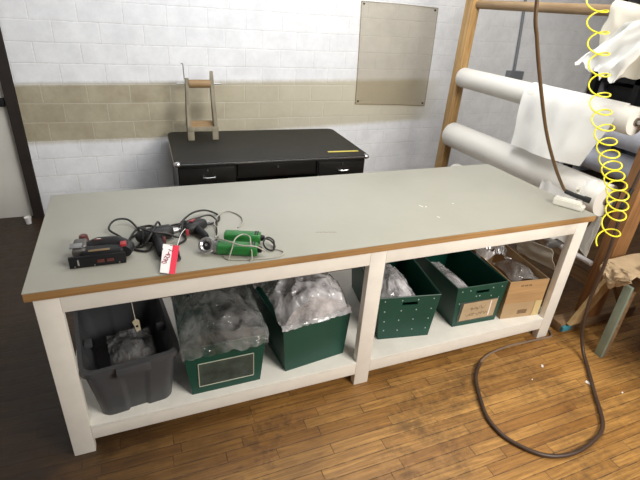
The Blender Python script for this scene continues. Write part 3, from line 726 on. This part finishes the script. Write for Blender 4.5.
MB().grid(flap, 16, 18, .002).build('paper_flap', 'kraft', bn)
MB().prism([V((3.13, -.20, .618)), V((3.6, .0-.1, .618)), V((3.9, -.5, .618)), V((3.22, -.55, .618))], V((0, 0, .006))).build('cardboard_sheet', 'card', bn)

# ================================================================ HOSES
hs = root('air_hose', (2.9, .2, .96), 'thick brown rubber air hose hanging from above onto the table end', 'hose')
MB().tube([(2.05, .22, 3.29), (2.16, .22, 2.5), (2.236, .22, 1.962), (2.299, .22, 1.795), (2.389, .22, 1.611), (2.532, .22, 1.351), (2.68, .22, 1.143), (2.80, .215, 1.0), (2.825, .205, .976)], .0092, 12).build('tube', M_('tan_brown_hose', (.12, .066, .028), .38, var=.15), hs)
MB().cyl((2.822, .208, .974), (2.845, .165, .965), .013, n=16, bev=.002).build('fitting', 'charcoal', hs)
MB().cyl((2.845, .165, .965), (2.882, .092, .958), .0135, n=16, bev=.002).build('coupler', 'charcoal', hs)
MB().cyl((2.872, .112, .960), (2.890, .078, .957), .0175, n=16, bev=.002).build('coupler_ring', 'charcoal', hs)
nb = root('hose_nozzle', (2.84, .15, .9), 'white plastic blow nozzle holder with curved tab on the table corner', 'nozzle')
ax = V((.050, -.088, 0)).normalized(); pr = V((ax.y, -ax.x, 0)); bc = V((2.805, .185, .9005))
def quad(c0, l, w, z): return [c0+V((0, 0, z)), c0+ax*l+V((0, 0, z)), c0+ax*l-pr*0+pr*w+V((0, 0, z)), c0+pr*w+V((0, 0, z))]
MB().prism(quad(V((2.790, .232, .9005)), .150, .066, 0), V((0, 0, .044)), .006).build('body', 'nozzle', nb)
MB().prism(quad(V((2.790, .232, .9005))+ax*.115+pr*-.022, .055, .090, 0), V((0, 0, .024)), .006).build('lip', 'nozzle', nb)
e0 = V((2.835, .120, .935))+V((.045, .02, 0))
MB().tube([V((2.868, .150, .925)), V((2.890, .172, .945)), V((2.900, .178, .975)), V((2.888, .174, .998)), V((2.868, .168, 1.006))], .011, 10).build('curved_tab', 'nozzle', nb)

fh = root('floor_hose', (2.4, -.4, 0), 'dark brown rubber hose looping across the wooden floor from the right', 'hose')
MB().tube([(3.03, -.115, 1.75), (2.95, -.10, 1.26), (2.93, -.098, .942), (2.93, -.118, .626), (2.93, -.118, .373), (2.925, -.15, .164), (2.92, -.205, .046), (2.87, -.29, .0145), (2.809, -.362, .0135), (2.70, -.49, .0135), (2.632, -.575, .0135), (2.55, -.66, .0135), (2.45, -.705, .0135), (2.265, -.735, .0135), (2.107, -.696, .0135), (2.002, -.571, .0135), (1.985, -.45, .0135), (2.018, -.345, .0135), (2.118, -.165, .0135), (2.23, -.065, .0135)], .0105, 12).build('tube', 'rubber', fh)
MB().tube([(2.225, -.069, .0135), (2.33, .0-.02, .010), (2.50, .008, .008), (2.66, .006, .007), (2.80, -.002, .010), (2.868, -.006, .012), (2.905, .03, .010), (2.93, .12, .009), (2.92, .30, .009)], .0065, 8).build('thin_end', M_('grey_brown_hose', (.22, .16, .12), .45), fh)

ch = root('coiled_hose', (2.72, 0, .84), 'bright yellow coiled air hose hanging in front of the rolls', 'hose')
cpts = [V(p) for p in [(2.70, .44, 2.30), (2.70, .38, 2.16), (2.72, .327, 2.036), (2.72, .249, 1.855), (2.72, .187, 1.717), (2.72, .106, 1.531), (2.72, .027, 1.394), (2.72, -.077, 1.239), (2.72, -.156, 1.13), (2.72, -.19, 1.05), (2.72, -.20, .95), (2.72, -.207, .846)]]
def along(t):
    s_ = t*(len(cpts)-1); i = min(int(s_), len(cpts)-2); f_ = s_-i
    p0, p1, p2, p3 = cpts[max(i-1, 0)], cpts[i], cpts[i+1], cpts[min(i+2, len(cpts)-1)]
    return .5*((2*p1)+(p2-p0)*f_+(2*p0-5*p1+4*p2-p3)*f_*f_+(3*p1-p0-3*p2+p3)*f_**3)
# arc-length walk, pitch tightens towards the bottom then opens
P = []; ph = 1.0; N = 900; last = along(0)
for k in range(N+1):
    t = k/N; c_ = along(t); ds = (c_-last).length; last = c_
    z = c_.z
    pitch = .106 if z > 1.65 else (.106-(1.65-z)*.115 if z > 1.2 else .052 if z > 1.0 else .105)
    ph += ds/pitch*2*PI
    P.append(c_+V((math.cos(ph)*.049, math.sin(ph)*.049, .024*math.cos(ph-.62))))
MB().tube(P, .0040, 8, smooth=False).build('tube', 'yellow', ch)
hb = MB().cyl((2.70, .44, 2.28), (2.70, .44, 3.295), .006, n=10).build('ceiling_drop', 'yellow', ch)
MB().tube([(2.77, -.18, 1.03), (2.80, -.165, 1.06), (2.83, -.16, 1.13)], .011, 10).build('fitting', 'black', ch)

# ================================================================ POWER TOOLS
Z0 = .9005
# jigsaw on its side
js = root('jigsaw', (.25, .23, Z0), 'black corded jigsaw lying at the left end of the table', 'power tool')
jm = Matrix.Translation((.145, .135, Z0)) @ Matrix.Rotation(math.radians(-1), 4, 'Z')
MB().box((.0, .0, .0), (.205, .012, .048), .002, jm).box((.0, .012, .0), (.205, .05, .006), .001, jm).build('sole_plate', 'black', js)
MB().box((.045, .014, .012), (.200, .075, .058), .012, jm, 3).build('motor_housing', 'black', js)
MB().box((.012, .03, .008), (.062, .14, .062), .010, jm, 3).build('gear_case', M_('worn_alloy', (.15, .14, .13), .4, .7), js)
hd = MB(); hp = [V((.05, .105, .03)), V((.10, .115, .042)), (V((.17, .10, .045))), V((.215, .07, .04)), V((.205, .03, .035))]
rings = []
for k in range(13):
    s_ = k/12*4; i = min(int(s_), 3); p = hp[i].lerp(hp[i+1], s_-i); tt_ = (hp[min(i+1, 4)]-hp[i]).normalized(); nn = V((-tt_.y, tt_.x, 0)); r_ = .024+.006*math.sin(k/12*PI)
    rings.append([jm @ (p+nn*math.cos(a)*r_+V((0, 0, 1))*math.sin(a)*r_*.95) for a in [2*PI*j/14 for j in range(14)]])
hd.loft(rings); hd.build('handle', 'charcoal', js)
MB().box((.09, .098, .058), (.155, .112, .0685), .002, jm).build('nameplate', 'maroon', js)
MB().box((.10, .103, .0686), (.145, .107, .0692), .0, jm).build('nameplate_stripe', 'tag_w', js)
MB().cyl(jm @ V((.045, .165, .02)), jm @ V((.045, .165, .062)), .021, .017, 20, .003).build('front_knob', 'maroon', js)
MB().box((.188, .035, .048), (.212, .068, .068), .004, jm).build('trigger', 'red', js)
MB().box((.072, .016, .0582), (.150, .032, .0600), .001, jm).build('brass_plate', M_('brass', (.25, .17, .08), .4, .7), js)
MB().box((.030, -.004, .012), (.037, .0, .040), .001, jm).cyl(jm @ V((.06, .045, .064)), jm @ V((.06, .045, .072)), .004).build('blade', 'chrome', js)
for x_ in (.10, .135): MB().box((x_, -.0035, .016), (x_+.026, .0, .030), .002, jm).build('sole_slot', MAT['maroon'], js)
MB().box((.004, .045, .063), (.048, .085, .068), .002, jm).build('cover_plate', 'steel', js)
for x_ in (.02, .09, .18): MB().cyl(jm @ V((x_, -.003, .008)), jm @ V((x_, .0, .008)), .003, n=8).build('screw', 'steel', js)
MB().tube([(.342, .20, Z0+.03), (.36, .25, Z0+.012), (.33, .36, Z0+.0055), (.285, .42, Z0+.02), (.31, .49, Z0+.03), (.365, .495, Z0+.025), (.405, .42, Z0+.0055), (.415, .30, Z0+.0055), (.385, .24, Z0+.0055), (.36, .27, Z0+.014), (.39, .37, Z0+.02), (.42, .44, Z0+.0055), (.47, .44, Z0+.0055), (.485, .375, Z0+.0055), (.44, .335, Z0+.006)], .0048, 8).build('cord', 'rubberd', js)
# second black tool: drill with grip towards the viewer
def limb(mb, pts, n=14, flatz=1.):
    rings = []; P = [V(p[:3]) for p in pts]
    for i, p in enumerate(pts):
        t_ = (P[min(i+1, len(P)-1)]-P[max(i-1, 0)]).normalized(); side = t_.cross(V((0, 0, 1))).normalized(); up_ = side.cross(t_)
        rings.append([P[i]+side*math.cos(a)*p[3]+up_*math.sin(a)*p[3]*flatz for a in [2*PI*j/n for j in range(n)]])
    mb.loft(rings); return mb
dr = root('electric_drill', (.50, .28, Z0), 'black corded drill with its grip towards the table edge, tagged', 'power tool')
limb(MB(), [(.400, .270, Z0+.036, .018), (.410, .275, Z0+.036, .027), (.45, .285, Z0+.036, .031), (.50, .297, Z0+.036, .034), (.535, .305, Z0+.035, .033), (.548, .308, Z0+.034, .022)], flatz=1.0).build('motor_housing', 'charcoal', dr)
limb(MB(), [(.47, .270, Z0+.034, .022), (.485, .20, Z0+.030, .021), (.487, .17, Z0+.027, .019), (.488, .135, Z0+.024, .020), (.488, .125, Z0+.024, .016)], flatz=1.05).build('grip', 'black', dr)
MB().box((.500, .215, Z0+.02), (.514, .245, Z0+.045), .004).build('trigger', 'maroon', dr)
MB().cyl((.548, .308, Z0+.034), (.575, .314, Z0+.034), .017, .013, 16, .002).cyl((.575, .314, Z0+.034), (.585, .316, Z0+.034), .006, n=10).build('chuck', 'steel', dr)
for x in (.43, .465): MB().tube([V((x+.030*math.cos(a)*.25, .280+(x-.43)*.3+.036*math.cos(a), Z0+.037+.036*math.sin(a))) for a in [2*PI*j/16 for j in range(17)]], .004, 6, 2).build('cord_wrap', 'rubberd', dr)
MB().tube([(.488, .124, Z0+.02), (.487, .10, Z0+.0055), (.55, .09, Z0+.0055), (.555, .14, Z0+.0055), (.56, .22, Z0+.006), (.60, .27, Z0+.0055), (.585, .38, Z0+.0055), (.60, .42, Z0+.02), (.66, .49, Z0+.03), (.73, .525, Z0+.022), (.785, .49, Z0+.0055), (.77, .42, Z0+.0055), (.70, .38, Z0+.010)], .0048, 8).build('cord', 'rubberd', dr)
MB().tube([(.39, .25, Z0+.0055), (.42, .22, Z0+.02), (.455, .235, Z0+.062), (.49, .33, Z0+.074), (.50, .37, Z0+.03), (.47, .39, Z0+.0055), (.42, .37, Z0+.0055), (.41, .31, Z0+.066), (.45, .25, Z0+.072), (.52, .25, Z0+.055), (.575, .27, Z0+.02), (.60, .33, Z0+.064), (.62, .40, Z0+.02), (.57, .43, Z0+.0055), (.50, .40, Z0+.006), (.44, .40, Z0+.006), (.37, .33, Z0+.006), (.375, .24, Z0+.006), (.43, .20, Z0+.006), (.455, .23, Z0+.02)], .0048, 8).build('cord_loop', 'rubberd', dr)
# third tool: screwdriver with red switch
sd = root('electric_screwdriver', (.64, .33, Z0), 'black corded screwdriver with red switch beside the green tools', 'power tool')
limb(MB(), [(.598, .312, Z0+.030, .016), (.608, .316, Z0+.030, .026), (.64, .33, Z0+.032, .029), (.68, .352, Z0+.032, .029), (.70, .362, Z0+.030, .020)]).build('housing', 'charcoal', sd)
limb(MB(), [(.655, .325, Z0+.028, .02), (.672, .28, Z0+.024, .019), (.682, .245, Z0+.022, .018), (.686, .23, Z0+.022, .013)]).build('grip', 'black', sd)
MB().prism([V((.622, .335, Z0+.058)), V((.655, .352, Z0+.060)), V((.640, .315, Z0+.062))], V((0, 0, .005)), .001).build('switch', 'red', sd)
MB().box((.604, .285, Z0+.012), (.618, .302, Z0+.04), .003).build('side_button', 'red', sd)
MB().cyl((.70, .362, Z0+.03), (.722, .372, Z0+.03), .011, .007, 12).build('bit_holder', 'steel', sd)
MB().tube([(.686, .228, Z0+.02), (.70, .20, Z0+.0055), (.735, .24, Z0+.0055), (.745, .31, Z0+.0055), (.76, .40, Z0+.02), (.735, .445, Z0+.03), (.68, .43, Z0+.03), (.62, .40, Z0+.03), (.57, .375, Z0+.02), (.53, .37, Z0+.0055)], .0042, 8).build('cord', 'rubberd', sd)
# the two green cutters
def cutter(name, label, a, b, w, blade):
    a, b = V(a), V(b); o = root(name, (a+b)/2*1.0-V((0, 0, (a.z+b.z)/2-Z0)), label, 'power tool'); d_ = (b-a); ln_ = d_.length; d_.normalize()
    P = [(0, .82), (.02, .98), (.25, 1.), (.5, .98), (.75, 1.0), (.93, 1.02), (.99, .92), (1, .75)]
    n = 16; side = d_.cross(V((0, 0, 1))).normalized(); up_ = side.cross(d_); rings = []
    for t_, k in P:
        c_ = a+d_*ln_*t_; r_ = []
        for j in range(n):
            an = 2*PI*j/n+.2; ca, sa = math.cos(an), math.sin(an); ee = .55
            r_.append(c_+side*w*k*math.copysign(abs(ca)**ee, ca)+up_*(w*.82)*k*math.copysign(abs(sa)**ee, sa))
        rings.append(r_)
    MB().loft(rings).build('housing', 'green', o)
    for q in (.84, .90): 
        c_ = a+d_*ln_*q+up_*w*.80; MB().prism([c_-side*w*.6, c_+side*w*.6, c_+side*w*.6+d_*.006, c_-side*w*.6+d_*.006], V((0, 0, .002))).build('vent', 'black', o)
    e_ = b
    MB().cyl(b, b+d_*.018, w*.5, w*.42, 14, .002).build('end_cap', 'black', o)
    if blade:
        MB().cyl(a-d_*.016, a+d_*.002, w*.82, w*.95, 20, .002).build('collar', 'steel', o)
        h_ = a-d_*.046+V((.0, -.004, 0)); h_.z = Z0+.0345; q_ = V((-.28, -.62, .62)).normalized()
        MB().cyl(h_-q_*.020, h_+q_*.004, .026, .034, 28, .002).build('gear_head', 'chrome', o)
        n_ = 32; u_ = q_.orthogonal().normalized(); w2 = q_.cross(u_)
        rg = [[h_+q_*z_+(u_*math.cos(2*PI*k/n_)+w2*math.sin(2*PI*k/n_))*r_ for k in range(n_)] for r_, z_ in ((.034, .004), (.037, .007), (.034, .012), (.025, .013), (.018, .0075), (.018, .0045))]
        rg.append(rg[0]); MB().loft(rg, cap=False).build('blade_guard', 'chrome', o)
        MB().cyl(h_+q_*.0045, h_+q_*.009, .0175, .015, 20).build('hub', 'black', o)
        MB().cyl(h_+q_*.009, h_+q_*.014, .006, n=12).build('arbor', 'chrome', o)
    return o
g1 = cutter('rotary_cutter', 'green handheld rotary cutter with round silver blade, nearest the table edge', (.715, .118, Z0+.028), (.875, .055, Z0+.028), .031, True)
g2 = cutter('rotary_cutter', 'green handheld cutter body lying just behind the bladed one', (.765, .215, Z0+.028), (.915, .155, Z0+.028), .029, False)
MB().tube([(.93, .148, Z0+.028), (.955, .135, Z0+.02), (.965, .10, Z0+.008), (.945, .07, Z0+.005), (.92, .085, Z0+.012), (.915, .11, Z0+.03), (.94, .13, Z0+.04), (.962, .11, Z0+.03), (.955, .08, Z0+.0045)], .004, 8).build('cord', 'rubberd', g2)
MB().tube([(.955, .085, Z0+.0045), (.99, .05, Z0+.0035), (.96, .015, Z0+.0035), (.90, .0+.012, Z0+.0035), (.80, .028, Z0+.0035), (.74, .05, Z0+.0035), (.735, .075, Z0+.004)], .0028, 8).build('thin_cord', 'greycord', g2)
MB().tube([(.893, .047, Z0+.026), (.905, .04, Z0+.02), (.86, .028, Z0+.058), (.80, .045, Z0+.064), (.745, .10, Z0+.066), (.715, .165, Z0+.050), (.735, .225, Z0+.030), (.745, .28, Z0+.04), (.74, .34, Z0+.03), (.78, .47, Z0+.01), (.84, .53, Z0+.004), (.89, .46, Z0+.004), (.885, .38, Z0+.004), (.85, .33, Z0+.004)], .003, 8).build('cord', 'greycord', g1)
MB().tube([(.745, .04, Z0+.004), (.765, .06, Z0+.045), (.79, .11, Z0+.062), (.83, .145, Z0+.062), (.855, .12, Z0+.060), (.845, .06, Z0+.060), (.84, .015, Z0+.015), (.83, .008, Z0+.004)], .0028, 8).build('cord_loop', 'greycord', g1)

# lot tag
lt = root('lot_tag', (.505, .05, Z0+.03), 'white and red numbered paper tag tied to the black drill', 'tag')
A, B, = V((.498, .163, .950)), V((.560, .129, .950)); Cc, Dd = V((.522, -.022, .908)), V((.469, .007, .908))
m1 = A.lerp(B, .60); m2 = Dd.lerp(Cc, .60)
th = V((0, 0, .0008))
MB().prism([Dd, m2, m1, A], th).build('white_card', 'tag_w', lt, False)
MB().prism([m2, Cc, B, m1], th).build('red_card', 'tag_r', lt, False)
ex = (m2-Dd).normalized(); ey = (A-Dd).normalized(); ez = ex.cross(ey).normalized(); ey = ez.cross(ex)
cc = (Dd+m2+m1+A)/4
def onTag(off, rot):
    Mx = Matrix((ex, ey, ez)).transposed().to_4x4(); Mx.translation = cc+ex*off[0]+ey*off[1]+ez*.0016-wpos(lt); return Mx @ Matrix.Rotation(rot, 4, 'Z')
text('7-4290', 'number', .030, 'number_red', lt, onTag((.0, .012), -PI/2), .0006)
MB().prism([V((0, 0, 0)), V((.02, 0, 0)), V((.02, .003, 0)), V((0, .003, 0))], V((0, 0, .0005))).build('print_line', 'ink', lt, False, True).matrix_local = onTag((-.012, .072), 0)
MB().tube([B.lerp(m1, .3)+V((0, 0, .002)), V((.575, .20, Z0+.066)), V((.600, .255, Z0+.064))], .0012, 6).build('tie_string', 'tag_w', lt)

# ================================================================ SMALL THINGS ON THE FLOOR
for i, (x, y, l, a, lab) in enumerate(((2.60, -.20, .022, .8, 'white paper scrap on the floor inside the hose loop'), (2.76, -.40, .036, 1.9, 'largest white paper scrap, lying against the floor hose'),
                               (2.89, -.52, .014, .3, 'tiny white scrap on the floor right of the hose'), (2.45, -.27, .010, .3, 'tiny white scrap near the middle of the hose loop'))):
    m = MB().box((x-l/2, y-l*.28, .0005), (x+l/2, y+l*.28, .0035), .0008).rot(a, (x, y, 0))
    for v in m.bm.verts: v.co.z += .003*abs(nz(v.co.x*90, v.co.y*90))
    tag(m.build('paper_scrap', 'tag_w'), lab, 'scrap', 'white scraps on the floor')
